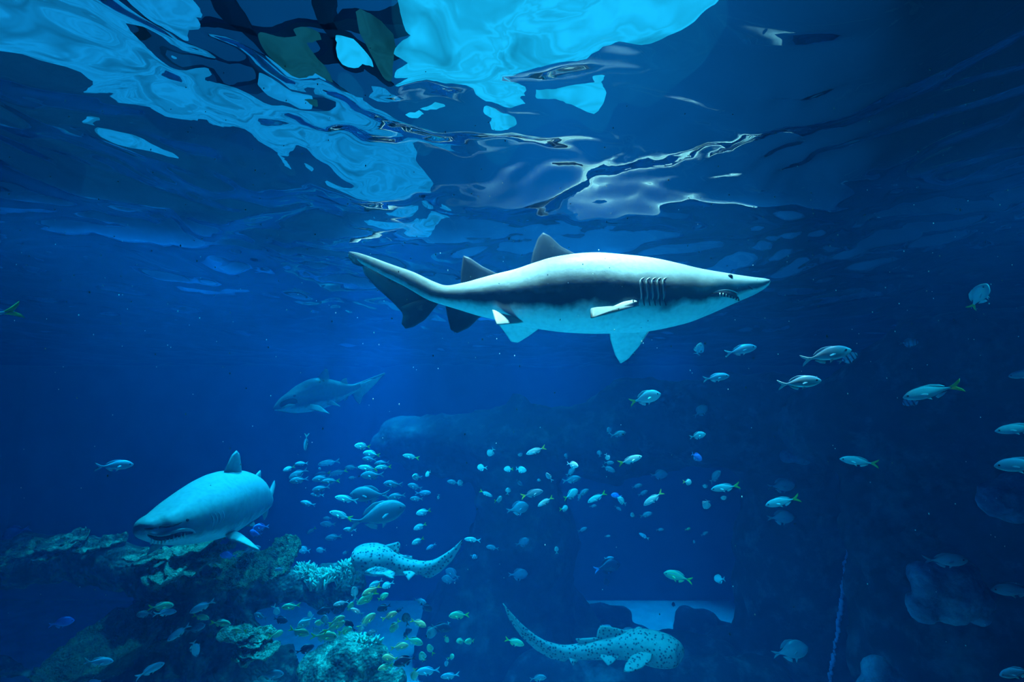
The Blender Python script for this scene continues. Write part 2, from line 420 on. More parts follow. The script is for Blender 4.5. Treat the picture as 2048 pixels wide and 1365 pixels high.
# the large shark in the middle, seen from its right side
D0 = 3.6
S = [(1538, 562, 3, 5), (1527, 567, 10, 15), (1503, 573, 18, 26), (1470, 578, 27, 38), (1440, 582, 36, 47), (1400, 587, 48, 56),
     (1360, 590, 60, 62), (1300, 590, 73, 68), (1240, 588.5, 78.5, 71), (1180, 587, 81, 71), (1120, 589, 76, 66), (1080, 592, 68, 60),
     (1040, 594.5, 58, 52), (1000, 594.5, 48, 43), (960, 595, 38, 33), (925, 594, 28, 24), (890, 591, 20, 16), (860, 581, 19, 11),
     (820, 560, 17, 8), (780, 543, 14, 6), (740, 525, 11, 4), (712, 513, 8, 3), (698, 507, 4, 2)]
st0 = []
for i, (u, v, hh, hw) in enumerate(S):
    d = D0 - 0.06 * math.cos((u - 1100) / 260.0) + (0.0 if u > 900 else (900 - u) * 0.0012)
    st0.append((u, v, d, hh, hw))
dd = D0
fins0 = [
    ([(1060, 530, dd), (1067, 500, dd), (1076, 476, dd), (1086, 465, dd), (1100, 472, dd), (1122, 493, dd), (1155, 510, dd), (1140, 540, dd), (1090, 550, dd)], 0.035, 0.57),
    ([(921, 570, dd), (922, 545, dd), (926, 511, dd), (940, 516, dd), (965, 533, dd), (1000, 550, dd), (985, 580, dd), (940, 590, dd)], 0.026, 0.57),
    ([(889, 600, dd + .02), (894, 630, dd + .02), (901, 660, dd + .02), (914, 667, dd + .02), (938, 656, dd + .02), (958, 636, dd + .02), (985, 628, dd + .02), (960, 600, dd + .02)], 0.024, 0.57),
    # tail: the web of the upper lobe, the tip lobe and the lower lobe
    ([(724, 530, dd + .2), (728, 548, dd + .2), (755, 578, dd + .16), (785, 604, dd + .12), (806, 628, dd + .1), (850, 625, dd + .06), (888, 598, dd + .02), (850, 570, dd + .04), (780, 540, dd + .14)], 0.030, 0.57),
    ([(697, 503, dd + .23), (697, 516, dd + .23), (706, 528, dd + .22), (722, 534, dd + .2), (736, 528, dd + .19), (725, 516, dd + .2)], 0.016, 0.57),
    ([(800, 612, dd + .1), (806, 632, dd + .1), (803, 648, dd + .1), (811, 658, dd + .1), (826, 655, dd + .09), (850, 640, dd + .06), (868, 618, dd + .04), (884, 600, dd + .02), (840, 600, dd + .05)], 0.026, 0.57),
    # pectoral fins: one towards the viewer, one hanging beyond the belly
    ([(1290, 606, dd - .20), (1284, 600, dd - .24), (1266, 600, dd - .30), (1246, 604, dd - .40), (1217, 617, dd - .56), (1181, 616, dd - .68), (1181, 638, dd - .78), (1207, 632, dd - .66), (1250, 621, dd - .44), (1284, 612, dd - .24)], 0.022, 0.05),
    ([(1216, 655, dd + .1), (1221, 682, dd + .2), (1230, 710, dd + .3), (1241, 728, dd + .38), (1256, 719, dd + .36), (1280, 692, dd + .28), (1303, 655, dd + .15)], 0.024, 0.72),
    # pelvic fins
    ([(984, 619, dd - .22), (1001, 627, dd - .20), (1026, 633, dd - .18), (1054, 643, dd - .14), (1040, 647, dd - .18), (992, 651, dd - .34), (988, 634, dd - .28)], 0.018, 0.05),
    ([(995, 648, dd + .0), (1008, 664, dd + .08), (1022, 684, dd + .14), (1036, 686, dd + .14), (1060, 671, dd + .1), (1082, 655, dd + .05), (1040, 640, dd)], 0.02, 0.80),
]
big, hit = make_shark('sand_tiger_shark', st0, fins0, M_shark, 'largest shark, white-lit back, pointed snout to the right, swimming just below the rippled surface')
eye_at(big, hit, 1461, 553, 0.020)
for k, u in enumerate((1288, 1299, 1310, 1320, 1331)):
    line_on(big, hit, 'gill_slit', [(u - 3, 562), (u, 570), (u + 1, 585), (u - 1, 600), (u + 1, 612)], 0.0065, M_mouth, 0.001)
for k, u in enumerate((1281, 1293, 1304, 1315, 1326)):
    line_on(big, hit, 'gill_fold', [(u + 8, 555), (u + 1, 560), (u, 570), (u + 2, 590), (u + 1, 600)], 0.007, M_shark, -0.002)
line_on(big, hit, 'mouth', [(1419, 592), (1436, 588), (1456, 589), (1470, 594), (1479, 602)], 0.022, M_mouth, -0.006)
teeth_on(big, hit, [(1437, 590), (1443, 590), (1449, 590), (1455, 591), (1461, 593), (1467, 596), (1472, 599)], 0.026, 0.005, off=0.014)
line_on(big, hit, 'jaw_fold', [(1418, 594), (1432, 584), (1455, 581), (1474, 587), (1486, 596)], 0.007, M_shark2, -0.003)
line_on(big, hit, 'nostril', [(1496, 572), (1501, 575), (1505, 579)], 0.006, M_mouth, 0.0)

# the broad shark turning towards the viewer on the left
st1 = [(286, 1058, 3.86, 6, 7), (290, 1057, 3.88, 15, 18), (302, 1056, 3.95, 25, 36), (325, 1053, 4.05, 35, 48), (355, 1044, 4.2, 46, 58), (395, 1028, 4.45, 57, 64), (435, 1011, 4.8, 64, 62),
       (468, 1000, 5.15, 57, 52), (495, 998, 5.5, 45, 40), (515, 1000, 5.8, 31, 26), (529, 1003, 6.1, 19, 15), (538, 1002, 6.35, 11, 8), (541, 990, 6.5, 7, 4), (546, 972, 6.6, 3, 2)]
fins1 = [
    ([(440, 962, 4.85), (455, 930, 4.85), (464, 910, 4.9), (473, 901, 4.95), (479, 908, 5.0), (482, 930, 5.05), (484, 955, 5.1), (470, 975, 5.0)], 0.05, 0.2),
    ([(500, 970, 5.5), (510, 952, 5.55), (521, 940, 5.65), (521, 955, 5.7), (519, 978, 5.75), (508, 985, 5.6)], 0.04, 0.2),
    ([(533, 1000, 6.2), (539, 982, 6.35), (549, 960, 6.5), (550, 970, 6.5), (545, 990, 6.4), (539, 1012, 6.3)], 0.04, 0.2),
    ([(520, 1008, 6.1), (523, 1025, 6.2), (528, 1042, 6.3), (533, 1035, 6.3), (540, 1005, 6.3), (530, 998, 6.2)], 0.04, 0.3),
    ([(450, 1068, 4.6), (464, 1061, 4.7), (480, 1068, 4.65), (500, 1083, 4.55), (523, 1104, 4.45), (505, 1096, 4.4), (478, 1084, 4.45), (455, 1078, 4.55)], 0.04, 0.25),
    ([(306, 1083, 4.1), (300, 1096, 4.0), (291, 1114, 3.95), (305, 1106, 4.0), (322, 1096, 4.1), (340, 1088, 4.2), (325, 1075, 4.2)], 0.03, 0.3),
    ([(484, 1040, 5.2), (490, 1052, 5.1), (512, 1055, 5.15), (508, 1043, 5.3), (496, 1030, 5.4)], 0.03, 0.4),
]
left, hit = make_shark('sand_tiger_shark', st1, fins1, M_shark2, 'stout pale shark baring its teeth, head towards the viewer, above the reef at left')
eye_at(left, hit, 375, 1041, 0.013)
line_on(left, hit, 'mouth', [(294, 1069), (306, 1075), (322, 1077), (345, 1073), (365, 1068), (380, 1065), (386, 1068)], 0.026, M_mouth, -0.006)
line_on(left, hit, 'snout_shade_line', [(287, 1059), (300, 1058), (320, 1055), (345, 1052), (365, 1045)], 0.010, M_mouth, -0.003)  # dark line drawn in for the shading under the snout
line_on(left, hit, 'upper_lip', [(296, 1066), (315, 1071), (340, 1067), (360, 1061), (380, 1061), (391, 1067)], 0.016, M_shark2, -0.002)
teeth_on(left, hit, [(304 + i * 7.0, 1079.5 - abs(i - 2.5) * .5 - max(0, i - 3) * 1.4) for i in range(10)], 0.046, 0.008, Vector((0, 0, 1)), off=0.018)
for k in range(4):
    line_on(left, hit, 'gill_slit', [(423 + k * 7, 1030 - k * 3), (427 + k * 7, 1042 - k * 3), (424 + k * 7, 1058 - k * 4)], 0.008, M_shark3, -0.003)

# the shark further back below the surface
st2 = [(548, 819, 6.9, 3, 4), (556, 815, 6.92, 9, 12), (568, 810, 6.95, 16, 18), (588, 804, 7.0, 24, 24), (610, 796, 7.1, 30, 28), (635, 788, 7.2, 32, 28), (660, 785, 7.35, 26, 22),
       (685, 782, 7.5, 17, 14), (705, 778, 7.6, 9, 7), (725, 769, 7.7, 6, 4), (748, 758, 7.75, 4, 2.5), (770, 747, 7.8, 1.5, 1)]
fins2 = [
    ([(628, 765, 7.2), (638, 752, 7.2), (650, 738, 7.2), (656, 740, 7.25), (660, 768, 7.3), (645, 775, 7.25)], 0.04, 0.25),
    ([(674, 772, 7.45), (684, 760, 7.45), (693, 756, 7.5), (697, 774, 7.55), (685, 780, 7.5)], 0.03, 0.25),
    ([(700, 775, 7.6), (735, 762, 7.7), (768, 748, 7.8), (755, 765, 7.75), (735, 785, 7.7), (724, 795, 7.7), (720, 810, 7.7), (711, 801, 7.65), (704, 786, 7.6)], 0.035, 0.15),
    ([(620, 808, 6.95), (640, 812, 6.85), (661, 829, 6.75), (640, 824, 6.8), (618, 820, 6.9)], 0.035, 0.15),
    ([(644, 802, 7.2), (664, 801, 7.15), (682, 814, 7.1), (668, 811, 7.1), (645, 809, 7.2)], 0.03, 0.15),
    ([(680, 792, 7.45), (690, 804, 7.45), (698, 792, 7.5), (690, 786, 7.5)], 0.03, 0.4),
]
back, hit = make_shark('sand_tiger_shark', st2, fins2, M_shark3, 'distant hump-backed shark facing left, under the tail of the largest shark')
line_on(back, hit, 'mouth', [(556, 813), (570, 807), (586, 803), (597, 806)], 0.055, M_mouth, -0.03)
line_on(back, hit, 'lower_jaw', [(563, 819), (573, 814), (582, 811), (592, 813)], 0.045, M_shark2, -0.02)
eye_at(back, hit, 589, 792, 0.02)

# the pale zebra shark curving over the branching coral
st3 = [(703, 1121, 5.9, 6, 8), (712, 1119, 5.92, 19, 22), (732, 1118, 6.0, 28, 30), (758, 1121, 6.05, 29, 30), (784, 1127, 6.1, 23, 22), (810, 1133, 6.1, 17, 16), (840, 1136, 6.1, 13, 12),
       (868, 1130, 6.1, 9.5, 8), (893, 1114, 6.1, 7, 5), (912, 1096, 6.1, 3.5, 3), (925, 1080, 6.1, 1, 1)]
fins3 = [
    ([(752, 1096, 6.1), (775, 1090, 6.1), (797, 1084, 6.15), (801, 1090, 6.15), (798, 1108, 6.1), (780, 1112, 6.1)], 0.035, 0.1),
    ([(795, 1112, 6.1), (810, 1111, 6.1), (826, 1113, 6.12), (825, 1122, 6.1), (810, 1126, 6.1)], 0.03, 0.1),
    ([(736, 1094, 6.2), (741, 1087, 6.25), (756, 1086, 6.25), (768, 1093, 6.2), (755, 1100, 6.15)], 0.03, 0.1),
    ([(728, 1145, 5.8), (745, 1150, 5.7), (768, 1150, 5.65), (788, 1160, 5.6), (791, 1146, 5.75), (770, 1136, 5.9), (745, 1132, 5.9)], 0.035, 0.3),
    ([(805, 1144, 6.0), (811, 1153, 5.95), (817, 1163, 5.9), (832, 1148, 6.0), (820, 1140, 6.05)], 0.03, 0.1),
    ([(836, 1144, 6.1), (847, 1156, 6.1), (862, 1157, 6.1), (882, 1144, 6.1), (905, 1122, 6.1), (920, 1098, 6.1), (927, 1079, 6.1), (910, 1094, 6.1), (890, 1114, 6.1), (862, 1134, 6.1)], 0.03, 0.1),
]
zeb, hit = make_shark('zebra_shark', st3, fins3, M_zebra, 'pale shark with small dark spots and long upcurved tail, beside the branching coral', up0=Vector((0, -.35, 1)))
eye_at(zeb, hit, 716, 1108, 0.008)

# the spotted leopard shark at the bottom
st4 = [(1363, 1306, 5.4, 8, 9), (1357, 1305, 5.42, 19, 22), (1340, 1304, 5.45, 26, 32), (1312, 1299, 5.5, 30, 34), (1280, 1292, 5.55, 29, 31), (1245, 1292, 5.6, 24, 25), (1210, 1297, 5.6, 20, 20),
       (1175, 1302, 5.6, 16, 16), (1140, 1305, 5.6, 13, 12), (1110, 1300, 5.6, 11, 9), (1080, 1286, 5.6, 8.5, 6), (1050, 1262, 5.6, 6, 4), (1025, 1234, 5.6, 3.2, 2.5), (1006, 1208, 5.6, 1, 1)]
fins4 = [
    ([(1190, 1290, 5.6), (1195, 1262, 5.6), (1200, 1252, 5.6), (1216, 1253, 5.6), (1245, 1260, 5.6), (1275, 1268, 5.6), (1260, 1282, 5.6), (1220, 1290, 5.6)], 0.035, 0.2),
    ([(1262, 1270, 5.65), (1268, 1258, 5.7), (1278, 1253, 5.72), (1290, 1260, 5.7), (1298, 1274, 5.65)], 0.03, 0.2),
    ([(1160, 1292, 5.6), (1150, 1278, 5.6), (1172, 1277, 5.6), (1198, 1275, 5.6), (1200, 1290, 5.6)], 0.03, 0.2),
    ([(1262, 1312, 5.3), (1250, 1330, 5.2), (1247, 1345, 5.1), (1262, 1346, 5.1), (1284, 1338, 5.15), (1302, 1322, 5.25), (1306, 1308, 5.35), (1285, 1303, 5.35)], 0.03, 0.2),
    ([(1196, 1310, 5.5), (1206, 1322, 5.45), (1216, 1333, 5.4), (1226, 1327, 5.4), (1242, 1312, 5.5), (1225, 1304, 5.55)], 0.03, 0.2),
    ([(1136, 1314, 5.55), (1142, 1327, 5.5), (1146, 1333, 5.5), (1160, 1318, 5.55)], 0.025, 0.2),
    ([(1007, 1210, 5.6), (1018, 1240, 5.6), (1040, 1272, 5.6), (1070, 1300, 5.6), (1100, 1318, 5.6), (1130, 1325, 5.6), (1142, 1312, 5.6), (1105, 1300, 5.6), (1070, 1280, 5.6), (1040, 1250, 5.6)], 0.025, 0.3),
]
leo, hit = make_shark('zebra_shark', st4, fins4, M_leopard, 'spotted shark with blunt round head, gliding right over the bottom rocks', up0=Vector((0, -.35, 1)))
eye_at(leo, hit, 1338, 1316, 0.009)


# ------------------------------------------------------------------ rocks
def rock_mat(name, dark, mid, light, scale=3.0, light_at=0.62, bump=0.6, bd=0.06):
    t = NT(name); tc = t.n('TexCoord'); no = t.n('TexNoise'); no.inputs['Scale'].default_value = scale; no.inputs['Detail'].default_value = 9; no.inputs['Roughness'].default_value = 0.65
    t.l(tc.outputs['Object'], no.inputs['Vector'])
    r = t.ramp(no.outputs[0], [(0.38, dark), (0.52, mid), (light_at + 0.04, light)])
    vo = t.n('TexVoronoi'); vo.inputs['Scale'].default_value = scale * 5; t.l(tc.outputs['Object'], vo.inputs['Vector'])
    mh = t.n('Math', operation='SUBTRACT'); t.l(no.outputs[0], mh.inputs[0]); m3 = t.n('Math', operation='MULTIPLY'); m3.inputs[1].default_value = 0.35
    t.l(vo.outputs['Distance'], m3.inputs[0]); t.l(m3.outputs[0], mh.inputs[1])
    b = t.n('BsdfPrincipled'); b.inputs['Roughness'].default_value = 0.9; b.inputs['Specular IOR Level'].default_value = 0.15; t.l(r.outputs[0], b.inputs['Base Color'])
    bp = t.n('Bump'); bp.inputs['Strength'].default_value = bump; bp.inputs['Distance'].default_value = bd
    t.l(mh.outputs[0], bp.inputs['Height']); t.l(bp.outputs[0], b.inputs['Normal']); t.l(b.outputs[0], t.out.inputs[0]); return t.m
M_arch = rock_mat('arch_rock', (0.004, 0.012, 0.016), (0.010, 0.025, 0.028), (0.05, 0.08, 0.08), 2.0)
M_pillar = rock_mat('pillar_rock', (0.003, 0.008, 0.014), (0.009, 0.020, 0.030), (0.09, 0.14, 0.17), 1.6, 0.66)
M_reef = rock_mat('reef_rock', (0.010, 0.030, 0.035), (0.04, 0.09, 0.085), (0.22, 0.34, 0.28), 5.0, 0.60, 1.0, 0.08)
M_crust = rock_mat('crusted_reef', (0.02, 0.05, 0.05), (0.10, 0.19, 0.15), (0.42, 0.58, 0.42), 7.0, 0.58, 1.0, 0.08)
M_paler = rock_mat('pale_rock', (0.07, 0.14, 0.22), (0.15, 0.26, 0.38), (0.28, 0.42, 0.54), 3.0, 0.62, 0.8, 0.06)
M_plate = rock_mat('plate_coral', (0.03, 0.08, 0.055), (0.07, 0.16, 0.10), (0.15, 0.28, 0.16), 11.0, 0.62, 1.0, 0.10)
M_plate2 = rock_mat('pale_plate_coral', (0.10, 0.20, 0.15), (0.22, 0.38, 0.28), (0.45, 0.64, 0.44), 11.0, 0.62, 1.0, 0.08)
M_dim = rock_mat('dull_barrel_coral', (0.015, 0.045, 0.035), (0.035, 0.085, 0.06), (0.08, 0.16, 0.10), 9.0, 0.62, 1.0, 0.10)

def clouds(name, size, depth=3):
    t = bpy.data.textures.new(name, 'CLOUDS'); t.noise_scale = size; t.noise_depth = depth; return t
TX_BIG = clouds('rock_large', 0.7); TX_MID = clouds('rock_mid', 0.22, 4); TX_SM = clouds('rock_small', 0.07, 3)
def rock(name, blobs, mat, label, cat='rock', voxel=0.09, d1=0.25, d2=0.10, d3=0.0, squash=1.0, floor=True):
    """blobs: (u, v, depth, radius px [, squash z, stretch x, stretch depth]) merged into one weathered mass"""
    bm = bmesh.new(); cs = [at(b[0], b[1], b[2]) for b in blobs]
    base = sum(cs, Vector()) / len(cs); base.z = min(c.z for c in cs)
    for b, c in zip(blobs, cs):
        r = b[3] * b[2] / F; sz = b[4] if len(b) > 4 else 1; sx = b[5] if len(b) > 5 else 1; sy = b[6] if len(b) > 6 else 1
        ball(bm, c - base, r, (sx, sy, sz * squash), 3)
    o = bm_obj(name, bm, mat); o.location = base
    m = o.modifiers.new('merge', 'REMESH'); m.mode = 'VOXEL'; m.voxel_size = voxel; m.use_smooth_shade = True
    for k, (tx, s_) in enumerate(((TX_BIG, d1), (TX_MID, d2), (TX_SM, d3))):
        if s_:
            dm = o.modifiers.new('weather', 'DISPLACE'); dm.texture = tx; dm.texture_coords = 'LOCAL'; dm.strength = s_; dm.mid_level = 0.5
    return tag(o, label, cat)
def run(pts, n):
    """blobs interpolated along a list of control blobs"""
    out = []
    for a, b in zip(pts[:-1], pts[1:]):
        for k in range(n):
            t = k / n; out.append(tuple(lerp(p, q, t) for p, q in zip(a, b)))
    return out + [pts[-1]]

AR = 9.4
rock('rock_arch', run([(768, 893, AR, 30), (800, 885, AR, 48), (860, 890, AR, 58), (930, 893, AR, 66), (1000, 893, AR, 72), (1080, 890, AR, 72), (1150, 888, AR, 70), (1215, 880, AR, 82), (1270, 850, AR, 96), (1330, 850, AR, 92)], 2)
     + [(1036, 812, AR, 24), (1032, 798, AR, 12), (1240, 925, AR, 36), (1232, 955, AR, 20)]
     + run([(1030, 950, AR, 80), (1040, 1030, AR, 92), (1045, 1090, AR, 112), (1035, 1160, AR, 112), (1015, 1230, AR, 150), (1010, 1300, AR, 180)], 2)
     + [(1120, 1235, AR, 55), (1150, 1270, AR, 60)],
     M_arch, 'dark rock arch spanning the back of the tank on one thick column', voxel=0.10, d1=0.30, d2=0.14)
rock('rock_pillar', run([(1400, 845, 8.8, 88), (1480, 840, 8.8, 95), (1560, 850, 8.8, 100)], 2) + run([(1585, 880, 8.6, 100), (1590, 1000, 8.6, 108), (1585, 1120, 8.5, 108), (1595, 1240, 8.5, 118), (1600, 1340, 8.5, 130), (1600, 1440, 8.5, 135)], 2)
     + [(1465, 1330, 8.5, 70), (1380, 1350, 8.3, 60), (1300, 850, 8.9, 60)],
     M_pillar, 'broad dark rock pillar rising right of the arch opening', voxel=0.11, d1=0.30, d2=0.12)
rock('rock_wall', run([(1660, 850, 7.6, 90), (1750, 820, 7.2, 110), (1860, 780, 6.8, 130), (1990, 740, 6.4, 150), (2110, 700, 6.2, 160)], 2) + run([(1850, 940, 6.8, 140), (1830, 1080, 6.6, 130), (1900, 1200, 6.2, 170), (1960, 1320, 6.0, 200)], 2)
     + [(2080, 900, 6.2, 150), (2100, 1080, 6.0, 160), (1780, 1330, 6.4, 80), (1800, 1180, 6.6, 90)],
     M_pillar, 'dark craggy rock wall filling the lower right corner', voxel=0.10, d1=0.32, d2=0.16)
rock('boulder', [(1855, 1160, 4.6, 38, 1, 1, .8), (1850, 1215, 4.6, 36, 1, 1, .8), (1905, 1175, 4.6, 58, 1, 1, .7), (1945, 1200, 4.6, 44, 1, 1, .7), (1900, 1215, 4.6, 45, .8, 1.2, .8), (1950, 1225, 4.6, 30)], M_paler,
     'pale blue square-edged boulder low on the right side', voxel=0.03, d1=0.12, d2=0.10, d3=0.03)
rock('boulder', [(2000, 1000, 5.0, 42, 1, 1, .8), (2040, 985, 5.0, 40), (2025, 1020, 5.0, 34)], M_paler, 'pale rounded boulder cut by the right edge of the picture', voxel=0.035, d1=0.12, d2=0.10, d3=0.03)
rock('boulder', [(1755, 1345, 5.0, 30), (1775, 1370, 5.0, 34), (1745, 1385, 5.0, 30)], M_paler, 'small pale boulder at the bottom edge, left of the dark rock wall', voxel=0.04, d1=0.06, d2=0.04)
rock('boulder', [(1600, 915, 8.0, 26, .7, 1.4, 1), (1575, 912, 8.0, 18), (1625, 918, 8.0, 18)], M_paler, 'knobbly ledge stone high on the dark pillar', voxel=0.04, d1=0.08, d2=0.07)
rock('boulder', [(1200, 1228, 10.3, 26, .7, 1.6, 1), (1235, 1232, 10.3, 24, .8, 1.3, 1), (1262, 1262, 10.2, 20, .6, 2, 1)], M_pillar, 'flat dark boulder on the far sand, left side', voxel=0.06, d1=0.10, d2=0.06)
rock('boulder', [(1375, 1240, 10.0, 26), (1400, 1248, 10.0, 28, 1, 1.5, 1), (1440, 1262, 10.0, 22, .8, 1.8, 1), (1375, 1265, 10.0, 30)], M_pillar, 'rounded dark boulder on the far sand, right side', voxel=0.06, d1=0.10, d2=0.05)
rock('rock_ledge', run([(1130, 1310, 8.8, 50), (1240, 1330, 8.2, 62), (1340, 1330, 8.0, 66), (1440, 1345, 7.8, 60)], 3) + run([(1080, 1390, 7.4, 80), (1300, 1400, 7.0, 80), (1520, 1400, 7.0, 80)], 3), M_pillar,
     'low dark ledge of rock under the spotted shark', voxel=0.10, d1=0.25, d2=0.10)

# the reef on the left
rock('reef_rock', run([(-60, 1135, 5.8, 58), (40, 1125, 5.8, 50), (120, 1118, 5.8, 44), (200, 1125, 5.7, 40), (270, 1140, 5.6, 40), (340, 1160, 5.5, 50), (410, 1165, 5.6, 52)], 3)
     + run([(330, 1200, 5.6, 52), (370, 1240, 5.6, 60), (420, 1260, 5.6, 70), (450, 1310, 5.5, 80), (470, 1380, 5.4, 90)], 3)
     + run([(460, 1180, 5.9, 46), (520, 1172, 6.0, 40), (575, 1168, 6.1, 34)], 3) + [(520, 1365, 5.5, 60), (350, 1340, 5.6, 80), (280, 1390, 5.4, 80), (565, 1340, 5.7, 45), (545, 1385, 5.6, 60)],
     M_reef, 'long dark reef mass with lit knobbly crest at the lower left', voxel=0.06, d1=0.22, d2=0.16, d3=0.05)
rock('reef_rock', run([(585, 1170, 6.6, 26), (620, 1172, 6.6, 34), (665, 1165, 6.6, 38), (695, 1165, 6.5, 36)], 3) + [(640, 1200, 6.6, 24), (680, 1200, 6.5, 26)], M_reef,
     'overhanging reef lobe carrying the branching coral', voxel=0.05, d1=0.15, d2=0.12, d3=0.05)
rock('coral_mound', [(640, 1345, 5.2, 44), (690, 1325, 5.2, 52), (735, 1345, 5.1, 52), (770, 1375, 5.0, 42), (660, 1395, 5.0, 70), (740, 1400, 5.0, 60), (700, 1290, 5.4, 26), (660, 1310, 5.4, 26)], M_crust,
     'bumpy pale green coral mound at the bottom, right of the sand patch', 'coral', voxel=0.03, d1=0.10, d2=0.12, d3=0.05)
rock('reef_rock', run([(-80, 1320, 5.2, 30), (0, 1335, 5.2, 22), (60, 1350, 5.2, 14)], 2), M_reef, 'low crest of dark rock in the bottom left corner', voxel=0.05, d1=0.1, d2=0.06)
rng = random.Random(4)
def plate(name, u, v, d, rx, ry, th, mat, label, tilt=(0, 0), group=None, cup=0.15, wob=0.16, seed=0, kidney=0.0, res=40, cat='coral', rough=0.02):
    """a shelf of coral: irregular disc rx wide, ry deep (px), upturned rim, rough top"""
    rg = random.Random(seed); k = d / F; bm = bmesh.new(); ph = [rg.uniform(0, 6.28) for _ in range(4)]
    nr = max(10, res // 3); top = []; bot = []
    def prof(a): return 1 + wob * (math.sin(2 * a + ph[0]) * .5 + math.sin(3 * a + ph[1]) * .4 + math.sin(5 * a + ph[2]) * .3 + math.sin(9 * a + ph[3]) * .15)
    for j in range(nr + 1):
        f = j / nr; rt = []; rb = []
        for i in range(res):
            a = 2 * math.pi * i / res; q = prof(a) * f
            x = math.cos(a) * rx * k * q; y = math.sin(a) * ry * k * q
            y += kidney * rx * k * (x / (rx * k)) ** 2
            z = cup * rx * k * f * f + rough * noise.noise(Vector((x * 14 + seed, y * 14, 1))) + rough * .7 * noise.noise(Vector((x * 34 + seed, y * 34, 1)))
            rt.append(bm.verts.new((x, y, z))); rb.append(bm.verts.new((x * .96, y * .96, z - th * (1.15 - 0.75 * f) - 0.25 * rx * k * (1 - f) ** 2)))
        top.append(rt); bot.append(rb)
    for L, flip in ((top, 0), (bot, 1)):
        for j in range(nr):
            for i in range(res):
                i2 = (i + 1) % res; q = (L[j][i], L[j + 1][i], L[j + 1][i2], L[j][i2])
                if j == 0: q = q[1:] if False else q
                bm.faces.new(q if not flip else tuple(reversed(q)))
    for i in range(res):
        i2 = (i + 1) % res; bm.faces.new((top[nr][i], bot[nr][i], bot[nr][i2], top[nr][i2]))
    bmesh.ops.remove_doubles(bm, verts=bm.verts, dist=0.0005)
    bmesh.ops.recalc_face_normals(bm, faces=bm.faces)
    o = bm_obj(name, bm, mat); o.location = at(u, v, d); o.rotation_euler = (R(tilt[0]), R(tilt[1]), rg.uniform(-.2, .2))
    return tag(o, label, cat, group)
plate('plate_coral', 478, 1140, 5.5, 62, 60, 0.10, M_plate, 'broad rough green shelf coral, left half of the pair right of the stout shark', (24, -4), None, .05, .10, 1, rough=.055, res=72)
plate('plate_coral', 556, 1118, 5.6, 46, 58, 0.10, M_plate, 'rough green shelf coral rising to the right, beside the branching coral', (28, -24), None, .10, .10, 2, rough=.055, res=72)
plate('barrel_coral', 222, 1300, 4.9, 104, 110, 0.12, M_dim, 'large dull green bowl coral at the bottom left', (20, -16), None, .25, .12, 3, rough=.055, res=72)
plate('barrel_coral', 330, 1262, 5.1, 60, 60, 0.10, M_dim, 'dull green ridged coral joining the large bowl coral to the reef', (16, -26), None, .15, .16, 5, rough=.055, res=72)
CRL = ['rightmost pale plate coral tucked under the stout shark chin', 'pale plate coral just below the stout shark belly, nearest the green shelf', 'pale plate coral left of centre under the stout shark jaw',
       'long pale plate coral in the second tier under the stout shark', 'pale plate coral sloping left in the third tier of the reef crest', 'lowest pale plate tip of the tiers under the stout shark',
       'mottled plate coral directly below the stout shark snout', 'mottled plate coral just left of the stout shark snout', 'small mottled plate standing alone above the crest gap', 'topmost mottled plate of the left crest',
       'widest mottled plate on the far left crest', 'mottled plate second from the left picture edge', 'mottled plate nearest the left picture edge but one tier up', 'lower mottled plate under the topmost one',
       'mottled plate at the right end of the far left crest', 'lowest mottled plate cut by the left picture edge', 'mottled plate on the rock face below the pale tiers']
STL = ['top left plate of the pale scalloped coral stack by the sand', 'middle upper plate of the pale scalloped coral stack by the sand', 'top right plate of the pale scalloped coral stack by the sand',
       'widest lower plate of the pale scalloped coral stack by the sand', 'lowest plate of the pale scalloped coral stack by the sand']
for i, (u, v, d, rx, mt) in enumerate([(400, 1094, 5.2, 46, 1), (430, 1106, 5.1, 36, 1), (360, 1104, 5.2, 44, 1), (385, 1124, 5.1, 48, 1), (345, 1140, 5.0, 44, 1), (318, 1160, 5.0, 28, 1), (300, 1118, 5.2, 34, 0), (270, 1110, 5.3, 26, 0),
                                       (225, 1082, 5.6, 24, 0), (150, 1076, 5.5, 30, 0), (120, 1090, 5.4, 40, 0), (70, 1098, 5.4, 36, 0), (30, 1112, 5.4, 34, 0), (95, 1110, 5.3, 30, 0), (175, 1096, 5.4, 26, 0), (10, 1128, 5.3, 26, 0), (405, 1150, 5.2, 30, 0)]):
    plate('plate_coral', u, v, d, rx, rx * .9, 0.05, M_plate2 if mt else M_crust, CRL[i], (rng.uniform(8, 26), rng.uniform(-14, 6)), 'layered plate corals on the reef crest', .12, .22, 20 + i, rough=.04, res=40)
for i, (u, v, d, rx) in enumerate([(475, 1268, 4.7, 34), (500, 1280, 4.65, 30), (527, 1270, 4.7, 26), (520, 1300, 4.6, 40), (490, 1314, 4.55, 26)]):
    plate('plate_coral', u, v, d, rx, rx * .8, 0.04, M_plate2, STL[i], (rng.uniform(10, 24), rng.uniform(-8, 8)), 'pale stacked plate corals by the sand', .12, .22, 60 + i, rough=.04, res=40)

